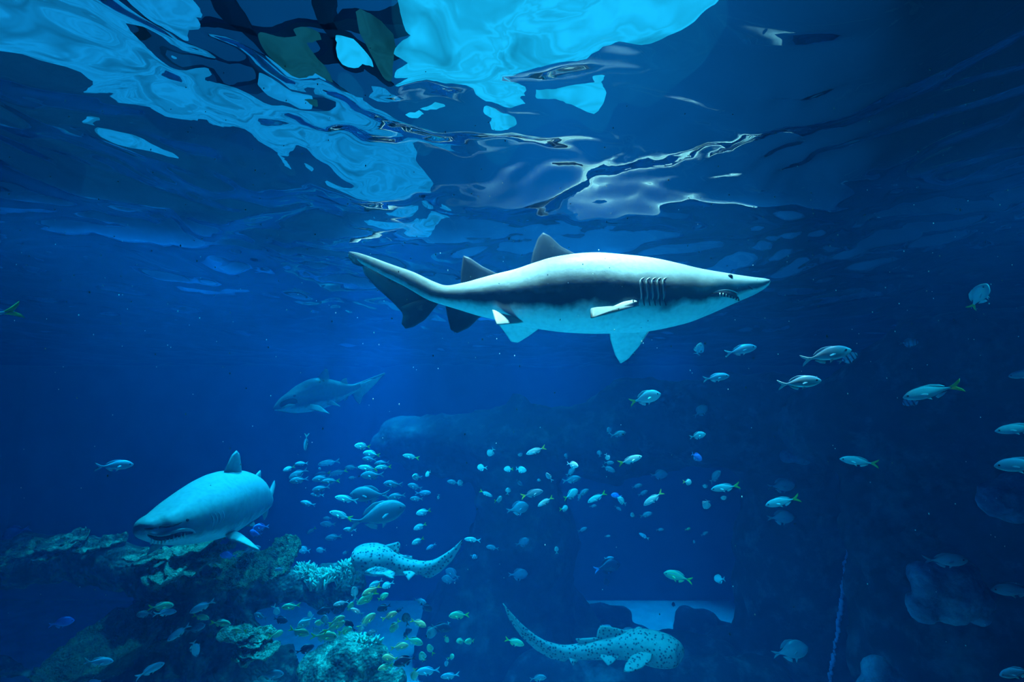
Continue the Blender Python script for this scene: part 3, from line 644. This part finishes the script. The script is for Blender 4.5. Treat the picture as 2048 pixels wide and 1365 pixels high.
def branching(name, u, v, d, rx, ry, n, mat, label, seed=0, ln=0.09, rad=0.014):
    rg = random.Random(seed); bm = bmesh.new(); c = at(u, v, d); k = d / F
    for i in range(n):
        a = rg.uniform(0, 6.28); q = rg.random() ** .5
        p = Vector((math.cos(a) * rx * k * q, math.sin(a) * rx * k * q * .6, ry * k * (1 - q * q) * .6 - ry * k * .3))
        dr = Vector((rg.uniform(-.7, .7), rg.uniform(-.9, .3), rg.uniform(.3, 1))).normalized()
        L = ln * rg.uniform(.6, 1.3); r = rad * rg.uniform(.7, 1.2)
        pts = [p - dr * .05, p, p + dr * L * .5, p + dr * L]
        tube(bm, pts, [r, r, r * .9, r * .5], 5)
        d2 = (dr + Vector((rg.uniform(-.8, .8), rg.uniform(-.5, .5), rg.uniform(-.2, .6)))).normalized()
        tube(bm, [p + dr * L * .4, p + dr * L * .4 + d2 * L * .5], [r * .8, r * .4], 5)
    o = bm_obj(name, bm, mat); o.location = c
    return tag(o, label, 'coral')
M_br = plain('pale_branch_coral', (0.42, 0.66, 0.52), 0.8, .1)
branching('branching_coral', 610, 1148, 6.2, 26, 34, 120, M_br, 'pale branching coral clump right beside the green shelf coral', 1)
branching('branching_coral', 655, 1158, 6.2, 44, 30, 200, M_br, 'wide branching coral clump in the middle of the overhanging reef lobe', 2)
branching('branching_coral', 695, 1146, 6.1, 22, 40, 130, M_br, 'branching coral clump touching the pale spotted shark', 3)
branching('branching_coral', 725, 1290, 5.2, 32, 20, 110, M_br, 'wispy branching coral on top of the bumpy mound', 4)
# encrusted mooring pole at the right
bm = bmesh.new(); rg = random.Random(8)
for a, b in (((1730, 962), (1705, 1015)), ((1705, 1015), (1690, 1150)), ((1690, 1150), (1676, 1260)), ((1676, 1260), (1652, 1400))):
    for k in range(26):
        t = k / 26; p = at(lerp(a[0], b[0], t), lerp(a[1], b[1], t), 6.9)
        ball(bm, p + Vector((rg.uniform(-.015, .015), rg.uniform(-.02, .02), 0)), rg.uniform(.012, .034), (1, 1, 1.5), 1)
base = at(1652, 1400, 6.9)
for q in bm.verts: q.co -= base
o = bm_obj('encrusted_rope', bm, plain('blue_growth', (0.12, 0.28, 0.55), .8)); o.location = base
tag(o, 'thin rope covered in small blue growths, hanging right of the dark pillar', 'rope')


# ------------------------------------------------------------------ fish
def fish_mat(name, top, side, belly, rough=0.35, stripes=None, bars=None, scol=(0.8, 0.7, 0.1)):
    t = NT(name); uv = t.n('UVMap'); sep = t.n('SeparateXYZ'); t.l(uv.outputs[0], sep.inputs[0])
    r = t.ramp(sep.outputs['Y'], [(0.0, top), (0.22, top), (0.42, side), (0.7, side), (0.9, belly)]); col = r.outputs[0]
    src = 'Y' if stripes else 'X'; fr = stripes or bars
    if fr:
        m = t.n('Math', operation='MULTIPLY'); m.inputs[1].default_value = fr; t.l(sep.outputs[src], m.inputs[0])
        s_ = t.n('Math', operation='SINE'); t.l(m.outputs[0], s_.inputs[0])
        r2 = t.ramp(s_.outputs[0], [(0.35, (0, 0, 0)), (0.6, (1, 1, 1))])
        mx = t.n('MixRGB'); t.l(r2.outputs[0], mx.inputs[0]); t.l(col, mx.inputs[1]); mx.inputs[2].default_value = (*scol, 1); col = mx.outputs[0]
    b = t.n('BsdfPrincipled'); b.inputs['Roughness'].default_value = rough; b.inputs['Specular IOR Level'].default_value = 0.5; b.inputs['Metallic'].default_value = 0.0
    t.l(col, b.inputs['Base Color']); t.l(b.outputs[0], t.out.inputs[0]); return t.m
M_silver = fish_mat('silver_fish_skin', (0.50, 0.66, 0.70), (0.80, 0.90, 0.90), (0.9, 0.95, 0.95))
M_blueback = fish_mat('blue_backed_skin', (0.30, 0.52, 0.70), (0.34, 0.50, 0.60), (0.80, 0.90, 0.86))
M_grunt = fish_mat('yellow_striped_skin', (0.30, 0.42, 0.34), (0.44, 0.58, 0.50), (0.62, 0.74, 0.62), stripes=42, scol=(0.55, 0.58, 0.14))
M_green = fish_mat('green_fish_skin', (0.22, 0.42, 0.34), (0.34, 0.56, 0.42), (0.6, 0.8, 0.6), stripes=30, scol=(0.50, 0.66, 0.2))
M_bars = fish_mat('barred_fish_skin', (0.3, 0.42, 0.60), (0.5, 0.62, 0.80), (0.6, 0.7, 0.85), bars=34, scol=(0.02, 0.03, 0.08))
M_dusky = fish_mat('dusky_fish_skin', (0.12, 0.20, 0.26), (0.20, 0.32, 0.38), (0.30, 0.44, 0.48))
M_navy = fish_mat('navy_or_silhouette_skin', (0.01, 0.02, 0.05), (0.015, 0.03, 0.07), (0.02, 0.04, 0.08))  # near black paints in the silhouettes; the surgeonfish is dark by itself
M_violet = fish_mat('violet_blue_fish_skin', (0.10, 0.20, 0.75), (0.16, 0.30, 0.90), (0.3, 0.5, 0.9))
M_jack = fish_mat('jack_skin', (0.13, 0.20, 0.23), (0.10, 0.16, 0.20), (0.26, 0.34, 0.37), 0.5)
M_yel = plain('yellow_tail_fin', (0.62, 0.66, 0.08), 0.5)
M_palefin = plain('pale_fin', (0.55, 0.72, 0.76), 0.5)
M_duskfin = plain('dusky_fin', (0.20, 0.30, 0.34), 0.5)
M_bluefin = plain('bright_blue_tail', (0.22, 0.45, 0.95), 0.5)

PROF = [(0.0, .05), (.03, .25), (.08, .47), (.16, .72), (.27, .92), (.40, 1.0), (.53, .95), (.66, .76), (.78, .50), (.88, .28), (.95, .17), (1.0, .15)]
_protos = {}
def fish_proto(kind, bend):
    """meshes of one fish, nose at +x, length 1"""
    key = (kind, bend)
    if key in _protos: return _protos[key]
    K = {'slim': (.125, .055, M_silver, M_yel), 'slimpale': (.125, .055, M_silver, M_palefin), 'blue': (.150, .065, M_blueback, M_palefin), 'tall': (.20, .07, M_silver, M_palefin), 'tally': (.19, .07, M_silver, M_yel),
         'grunt': (.185, .08, M_grunt, M_yel), 'green': (.165, .07, M_green, M_yel), 'barred': (.24, .08, M_bars, M_duskfin), 'dusk': (.165, .07, M_dusky, M_duskfin), 'dusky_yellow': (.14, .06, M_dusky, M_yel), 'navy': (.20, .08, M_navy, M_navy),
         'violet': (.22, .09, M_violet, M_bluefin), 'tang': (.23, .08, M_navy, M_bluefin), 'jack': (.185, .07, M_jack, M_duskfin), 'ray': (.09, .09, M_blueback, M_palefin), 'dome': (.25, .09, M_dusky, M_duskfin)}[kind]
    hh, hw, mb, mt = K
    def bx(x): return bend * (x - .1) ** 2 * (1 if x < .1 else .3)
    st = []
    for t, q in catmull(PROF, 2):
        x = .5 - t * .80; ht = hh * q
        asym = 1.06 if .1 < t < .6 else 1.0
        st.append((x, bx(x), 0.006 * math.sin(t * 3), ht * asym, ht / asym, max(hw * q ** .8, .006)))
    bm = bmesh.new(); uvl = bm.loops.layers.uv.new('UVMap'); loft(bm, st, 14, uvl, expo=.95)
    P = lambda x, z, y=0: (x, bx(x) + y, z)
    # long low dorsal and anal fins, paired pectorals and pelvics
    fin(bm, [P(.24, hh * .78), P(.16, hh * 1.18), P(-.02, hh * 1.22), P(-.16, hh * .86), P(-.24, hh * .40), P(-.1, hh * .5), P(.1, hh * .7)], .014, uvl, .1)
    fin(bm, [P(-.02, -hh * .84), P(-.05, -hh * 1.2), P(-.14, -hh * .96), P(-.24, -hh * .38), P(-.1, -hh * .5)], .012, uvl, .9)
    for sg in (-1, 1):
        w = .12 if kind != 'ray' else .30
        fin(bm, [P(.22, -.01, sg * hw * .8), P(.20, -.035, sg * hw * .85), P(.08, -.06, sg * (hw + w * .6)), P(.07, -.03, sg * (hw + w * .5)), P(.14, .0, sg * hw)], .008, uvl, .5)
        fin(bm, [P(.14, -hh * .8, sg * hw * .3), P(.04, -hh * 1.25, sg * hw * .6), P(.06, -hh * .8, sg * hw * .3)], .008, uvl, .9)
    bmesh.ops.recalc_face_normals(bm, faces=bm.faces)
    me = bpy.data.meshes.new(kind + '_body'); bm.to_mesh(me); bm.free(); me.materials.append(mb)
    for p in me.polygons: p.use_smooth = True
    bm = bmesh.new(); th = .14 if kind not in ('navy', 'barred', 'dome') else .11
    yk = bx(-.3); y5 = bx(-.5)
    fin(bm, [(-.27, bx(-.27), .018), (-.36, bx(-.36), .055), (-.50, y5, th), (-.47, bx(-.47), .07), (-.395, bx(-.395), 0), (-.33, yk, -.0)], .016)
    fin(bm, [(-.27, bx(-.27), -.018), (-.36, bx(-.36), -.055), (-.50, y5, -th), (-.47, bx(-.47), -.07), (-.395, bx(-.395), 0), (-.33, yk, 0)], .016)
    bmesh.ops.recalc_face_normals(bm, faces=bm.faces)
    mt_ = bpy.data.meshes.new(kind + '_tail'); bm.to_mesh(mt_); bm.free(); mt_.materials.append(mt)
    for p in mt_.polygons: p.use_smooth = True
    bm = bmesh.new()
    ball(bm, (0, 0, 0), 1, (1, 1, 1), 2); me_e = bpy.data.meshes.new('eye'); bm.to_mesh(me_e); bm.free(); me_e.materials.append(M_dark)
    for p in me_e.polygons: p.use_smooth = True
    _protos[key] = (me, mt_, me_e, hh, hw, bx); return _protos[key]

NAMES = {'slim': 'fusilier_fish', 'slimpale': 'fusilier_fish', 'blue': 'sea_bream', 'tall': 'silver_bream', 'tally': 'silver_bream', 'grunt': 'striped_grunt', 'green': 'striped_grunt', 'barred': 'damselfish', 'dusk': 'dusky_fish',
         'dusky_yellow': 'fusilier_fish', 'navy': 'shadowed_fish', 'violet': 'blue_reef_fish', 'tang': 'surgeonfish', 'jack': 'jack_fish', 'ray': 'long_finned_fish', 'dome': 'dusky_fish'}
LOOK = {'slim': 'bright yellow-tailed fish', 'slimpale': 'bright pale-tailed fish', 'blue': 'blue-backed fish', 'tall': 'pale deep-bodied fish', 'tally': 'pale yellow-tailed fish', 'grunt': 'yellow-striped fish', 'green': 'green-striped fish',
        'barred': 'dark-barred fish', 'dusk': 'dim bluish fish', 'dusky_yellow': 'dim yellow-tailed fish', 'navy': 'dark silhouetted fish', 'violet': 'violet-blue fish', 'tang': 'dark blue-tailed fish', 'jack': 'big silvery jack', 'ray': 'steep blue fish with spread fins', 'dome': 'dim dome-shaped fish'}
DEP = {'n': 3.1, 'c': 4.55, 'b': 4.9, 'm': 6.0, 'd': 7.3, 'D': 8.3}
# u, v, seen length px, heading degrees (0 right, 90 up, 180 left), share of profile seen (minus = turned away), kind, distance code
FISH = """
1651 711 90 12 1 blue n;1481 701 60 12 1 blue c;1598 766 78 6 1 blue n;1432 756 50 8 1 blue c;1397 701 44 68 .55 blue c;1290 797 64 16 1 tally c;1395 872 32 12 1 tall c;1864 784 98 192 1 slim n
1825 802 36 200 1 barred m;1718 924 66 172 1 slim c;1957 594 58 58 .8 tally n;2040 858 76 186 1 slimpale n;2048 931 90 182 1 blue n;2050 749 50 188 1 blue c;-44 634 132 188 1 slim n;229 932 62 4 1 blue c
123 1246 40 10 1 violet m;30 1066 46 200 .8 violet m;1695 717 38 25 1 barred c;1817 686 32 4 1 barred m;1392 914 26 330 .8 violet c;1890 1122 72 0 1 dusk c;2030 1181 72 180 1 dusk c;2034 1346 60 190 1 blue n
1580 1303 70 12 1 dome m;1356 1154 56 166 1 green m;1439 1159 30 180 .6 tall d;1561 1036 50 4 1 dome d;1562 972 50 4 1 dome d;1565 1004 66 193 1 slim c;1451 976 56 188 1 slim c;1376 965 24 355 .5 tally c
1410 972 18 280 .45 tall c;1429 955 34 45 .8 dusk m;1413 1008 30 250 .6 tall c;1447 995 20 285 .45 tall c;1307 998 48 215 1 slim c;1260 921 50 18 1 slim c;1218 862 22 98 .5 blue m;1236 869 32 12 1 dusk m
1199 907 18 100 .5 tall m;1215 915 19 300 .5 tall c;1218 926 20 0 1 dusk m;1217 938 28 335 1 dusk m;1132 913 18 95 .45 blue m;1145 930 24 345 .8 tall c;1141 945 24 40 .8 dusk m;1143 960 38 12 1 dusk m
1098 954 22 128 .7 blue c;1078 962 14 90 .4 tall m;1040 909 18 290 .4 tall m;1072 902 42 200 1 slim c;982 905 26 232 .6 tall b;963 936 24 176 .6 tall c;1017 939 22 182 .7 tally b;1041 940 24 350 .8 tall b
1038 966 18 320 .8 dusk m;1016 982 20 80 .5 tall b;972 988 28 335 1 slim b;998 1000 24 30 .5 tally b;1064 988 46 14 1 dusky_yellow c;1091 1004 36 212 1 slim c;1035 1018 46 14 1 dome m;1142 990 34 32 .8 tally b
1166 986 26 30 1 dusk m;1159 996 16 70 .7 dusk m;1129 1018 24 15 .5 tally b;1194 996 42 208 1 slim b;1233 992 22 172 1 violet m;1244 1003 24 142 .7 tall b;1265 1032 19 100 .5 blue b;1292 1030 26 15 1 dusk m
1274 973 22 14 1 dusk d;1286 987 22 26 1 dusk d;1186 1013 15 8 1 dusk d;1236 1017 16 325 1 dusk d;1113 1100 20 95 .5 blue b;1165 1060 20 22 1 dusk d;1215 1073 12 4 1 dusk m;1288 1073 22 150 1 blue d
1320 1060 16 4 1 dusk d;1376 1059 11 20 .8 green m;1409 1068 16 25 1 dusk d;1388 1085 11 95 .6 blue d;1214 1134 54 12 1 tang d;1218 1117 20 4 1 blue d;1213 1166 20 110 .7 navy d;1347 1211 13 90 .7 navy D
725 893 31 176 1 tally b;743 909 34 172 1 tally m;739 919 28 176 1 dusk m;736 937 40 174 1 slim b;767 935 32 184 1 slim b;764 927 30 186 1 dusk m;822 914 34 170 1 slim b;833 955 24 172 .6 tall b
856 948 19 222 .6 tall b;745 951 46 182 1 dusk m;786 969 38 176 1 dusk m;830 974 30 164 1 dusk m;846 987 32 2 1 blue d;833 998 26 180 1 dusk m;794 993 34 188 1 dusk m;921 968 20 120 .6 tall b
906 965 24 172 1 dusk m;877 995 14 260 .5 blue b;740 990 78 180 1 jack m;754 1032 116 18 1 jack m;693 999 46 170 1 slimpale b;682 1031 47 164 1 slim b;603 928 25 184 1 blue m;578 938 23 200 1 tally m
597 948 38 205 1 dusk m;598 961 36 188 1 dusk m;612 886 33 264 .9 ray b;658 926 42 190 1 slimpale d;640 938 14 180 .4 blue m;645 949 32 190 1 dusky_yellow d;677 946 36 196 1 dusky_yellow d;643 958 36 188 1 dusk m
661 963 36 184 1 dusky_yellow m;703 936 26 180 1 dusk d;705 956 16 186 1 dusk d;642 978 34 192 1 dusk m;635 990 26 176 1 blue m;616 1008 30 166 1 blue m;656 1049 30 178 1 dusk d;655 1037 17 180 1 dusk d
667 1075 32 190 1 dusk d;623 1062 20 216 .9 dusky_yellow d;608 1101 26 172 .8 tall d;642 1101 20 182 .8 tall d;691 1106 14 200 .7 dusk d;707 1107 10 200 .5 tall b;847 1025 30 194 1 tally m;840 1054 27 204 1 tally m
836 1083 26 206 1 tally b;862 1094 22 214 1 blue d;945 1080 33 176 1 slimpale b;948 1114 15 340 .9 barred m;985 1096 26 172 1 dusk d;905 1148 32 150 1 dome d;1045 1086 30 22 1 dome D;1036 1150 40 4 1 dome D
522 1055 30 188 1 violet c;511 1068 26 165 .8 violet c;457 1112 32 174 1 violet c;501 1101 38 16 1 dusk b;898 1160 30 170 1 dome d;1318 950 34 4 1 dome D;1401 823 34 40 1 dome d;700 1060 26 178 1 blue m
918 1231 41 186 1 green b;895 1253 20 250 .7 slimpale b;893 1279 20 300 .6 green b;940 1284 24 182 .7 grunt b;922 1283 22 184 .7 grunt b;903 1315 20 30 .5 grunt b;893 1327 19 260 .6 blue b;900 1353 38 186 1 blue b
856 1343 48 186 1 blue b;829 1349 32 265 .6 grunt c;846 1316 30 110 .6 grunt b;861 1299 24 120 .7 grunt b;828 1283 38 340 1 grunt b;799 1294 36 8 1 grunt c;810 1322 46 200 1 navy c;781 1317 34 178 .9 grunt c
837 1247 34 335 1 grunt c;779 1233 32 25 1 grunt c;790 1253 30 235 .8 grunt c;768 1216 28 200 .9 navy b;799 1221 16 215 .9 navy b;813 1238 32 100 .6 navy c;852 1215 28 330 .9 navy b;840 1203 26 345 .9 dusk m
881 1256 44 352 1 navy b;815 1264 20 30 .8 navy b;811 1271 18 60 .9 navy b;864 1262 44 242 .6 dusk b;735 1196 44 214 1 green c;743 1182 40 208 1 green c;709 1186 40 98 .5 slimpale c;752 1169 30 210 1 tall b
775 1171 24 205 .8 tall b;714 1224 28 155 .9 slimpale c;733 1243 42 40 1 grunt c;727 1204 28 8 1 green b;673 1242 34 25 1 grunt c;700 1252 32 140 1 navy c;745 1266 26 200 .8 dusk c;722 1257 34 250 .5 slimpale c
611 1246 34 212 .9 tall c;640 1247 24 180 .7 grunt c;620 1232 26 95 .5 slimpale c;598 1265 42 345 1 grunt c;648 1273 52 356 1 grunt c;668 1254 44 24 1 grunt c;653 1221 36 200 1 navy b;682 1207 30 195 1 slimpale c
553 1222 30 300 .5 blue c;582 1214 36 186 1 green b;521 1233 28 160 1 dusk b;610 1300 36 22 1 navy c;582 1305 22 72 .4 navy b;560 1241 30 350 .9 navy b;650 1240 30 100 .5 dusk c;632 1262 26 320 .8 dusk c
441 1247 38 354 1 green c;402 1235 32 348 1 green c;405 1214 46 206 1 blue c;392 1257 36 20 .8 dusk c;389 1296 40 284 .7 blue c;358 1266 44 216 1 blue c;322 1214 44 6 1 green c;330 1226 40 6 1 blue c
289 1229 30 190 .8 dusk c;197 1325 50 2 1 blue c;300 1341 50 26 1 blue c;541 1351 50 4 1 dusk c;1029 1285 40 342 1 green b;1076 1357 34 4 1 dusk b;372 1080 28 6 1 green b;1252 1262 30 10 1 dusk d
553 1270 28 20 .8 grunt c;478 1262 30 178 1 green c;770 1335 30 200 .9 green c;795 1337 28 30 .9 blue c;700 1215 26 60 .7 green c;765 1195 26 30 .8 green c;690 1262 30 20 .8 green c;560 1140 22 186 1 dusk b
"""
LAND = [(60, 640, 'at the left picture edge'), (180, 1000, 'left of the stout shark'), (440, 1105, 'below the stout shark'), (600, 890, 'right above the stout shark'), (590, 955, 'behind the stout shark tail'), (655, 945, 'left of the bright school'), (740, 925, 'under the arch tip'),
        (835, 945, 'under the arch beam'), (800, 985, 'above the big jack'), (650, 1040, 'left of the big jack'), (640, 1100, 'over the branching coral'), (845, 1060, 'above the spotted tail'), (935, 1110, 'by the spotted tail tip'), (980, 950, 'left of the column top'),
        (1055, 910, 'at the column top'), (1055, 990, 'before the column neck'), (1150, 935, 'right of the column top'), (1165, 995, 'at the opening corner'), (1245, 900, 'by the hanging knob'), (1260, 1000, 'under the hanging knob'), (1420, 975, 'at the opening right edge'),
        (1050, 1130, 'before the rock column'), (1215, 1110, 'in the opening left side'), (1350, 1070, 'in the opening middle'), (1400, 1160, 'low in the opening'), (1290, 800, 'below the chest fin'), (1430, 720, 'below the long snout'), (1640, 735, 'right of the long snout'), (1400, 860, 'on the beam right end'),
        (1570, 1005, 'before the dark pillar'), (1720, 920, 'by the blue rope'), (1850, 760, 'before the right wall'), (1960, 600, 'high on the right'), (2040, 870, 'at the right picture edge'), (1900, 1150, 'above the square boulder'), (1580, 1300, 'at the pillar foot'), (1040, 1290, 'by the thin spotted tail'),
        (260, 1310, 'by the bowl coral'), (320, 1220, 'above the bowl coral'), (400, 1240, 'before the reef middle'), (510, 1260, 'by the stacked plates'), (580, 1220, 'under the green shelf'), (610, 1290, 'over the sand middle'), (660, 1240, 'over the sand right'), (715, 1190, 'under the pale spotted shark'),
        (720, 1255, 'above the bumpy mound'), (770, 1320, 'right of the bumpy mound'), (785, 1230, 'over the far sand'), (845, 1220, 'on the far sand edge'), (815, 1260, 'over the sand centre'), (850, 1330, 'at the mound right foot'), (900, 1260, 'right of the sand'), (910, 1330, 'at the bottom right of sand')]
ORD = ['first', 'second', 'third', 'fourth', 'fifth', 'sixth', 'seventh', 'eighth', 'ninth', 'tenth', 'eleventh', 'twelfth', 'thirteenth', 'fourteenth', 'fifteenth', 'sixteenth']
GROUPS = {'slim': 'school of fusiliers', 'slimpale': 'school of fusiliers', 'tally': 'small silver bream', 'tall': 'small silver bream', 'blue': 'blue-backed bream', 'grunt': 'striped grunts over the sand', 'green': 'striped grunts over the sand', 'dusk': 'dim fish further back',
          'dusky_yellow': 'dim fish further back', 'dome': 'dim fish further back', 'navy': 'silhouetted fish over the sand', 'violet': 'violet-blue reef fish', 'barred': 'barred damselfish', 'jack': 'big jacks'}
def way(a):
    a %= 360
    return ('right' if a < 50 or a > 310 else 'up' if a < 130 else 'left' if a <= 230 else 'down')
rows = []
for ln in FISH.strip().split('\n'):
    for q in ln.split(';'):
        f = q.split(); rows.append((float(f[0]), float(f[1]), float(f[2]), float(f[3]), float(f[4]), f[5], f[6]))
zone = {}
for i, r in enumerate(rows):
    j = min(range(len(LAND)), key=lambda k: (LAND[k][0] - r[0]) ** 2 + (LAND[k][1] - r[1]) ** 2)
    key = (j, LOOK[r[5]], way(r[3])); zone.setdefault(key, []).append(i)
labels = {}
for (j, look, wy), ids in zone.items():
    ids.sort(key=lambda i: rows[i][0])
    for k, i in enumerate(ids):
        where = LAND[j][2]
        if len(ids) == 1: labels[i] = '%s facing %s, %s' % (look, wy, where)
        elif len(ids) == 2: labels[i] = '%s facing %s, the %s of two %s' % (look, wy, ('left', 'right')[k], where)
        else: labels[i] = '%s facing %s, %s from left, %s' % (look, wy, ORD[k], where)
frng = random.Random(11)
for i, (u, v, L, ang, fo, kind, dc) in enumerate(rows):
    d = DEP[dc] + frng.uniform(-.25, .25)
    if 1160 < v and dc == 'c': d = 4.35 + frng.uniform(-.25, .25)
    bend = frng.choice((-.35, 0, .35)) if kind != 'jack' else 0.0
    me, mt_, me_e, hh, hw, bx = fish_proto(kind, bend)
    size = L * d / F / max(abs(fo), .82)
    a = R(ang); inpl = RIGHT * math.cos(a) + UPV * math.sin(a)
    sgn = 1 if fo > 0 else -1
    tow = math.sqrt(max(0, 1 - fo * fo)) * frng.choice((-1, 1))
    if abs(math.sin(a)) >= .6: tow = abs(tow) * (-1 if math.sin(a) > 0 else 1)
    view = ray(u, v).normalized()
    X = (inpl * fo + view * tow); X = (X - view * X.dot(view) + view * tow).normalized() if tow else (inpl - view * inpl.dot(view)).normalized()
    up = Vector((0, 0, 1)) if abs(math.sin(a)) < .75 else (view.cross(X)).normalized()
    if abs(math.sin(a)) >= .75 and frng.random() < .5: up = -up
    Z = (up - X * up.dot(X)).normalized(); Y = Z.cross(X)
    o = bpy.data.objects.new(NAMES[kind], me); C.objects.link(o)
    o.matrix_world = Matrix.Translation(at(u, v, d)) @ Matrix((X, Y, Z)).transposed().to_4x4() @ Matrix.Scale(size, 4)
    g = GROUPS.get(kind)
    tag(o, labels[i], 'fish', g)
    t = bpy.data.objects.new('tail_fin', mt_); C.objects.link(t); t.parent = o
    if L >= 26 and kind not in ('navy', 'dome'):
        for sg in (-1, 1):
            e = bpy.data.objects.new('eye', me_e); C.objects.link(e); e.parent = o
            rr = .021 if kind not in ('jack',) else .017
            e.scale = (rr, rr * .55, rr); e.location = (.405, bx(.405) + sg * hw * .74, hh * .12)

# ------------------------------------------------------------------ drifting specks
bm = bmesh.new(); prng = random.Random(5)
for k in range(900):
    u = prng.uniform(-40, 2088); v = prng.uniform(60, 1300) if prng.random() < .25 else prng.gauss(430, 210); d = prng.uniform(1.1, 5.0)
    p = at(u, v, d)
    if p.z > H - .12: continue
    ball(bm, p, prng.uniform(.0008, .0018) * (d * .45 + .5), (1, 1, prng.uniform(1, 2)), 1)
o = bm_obj('drifting_specks', bm, plain('pale_speck', (.8, .9, .9), .6))
tag(o, 'fine pale specks drifting all through the water', 'particles', kind='stuff')
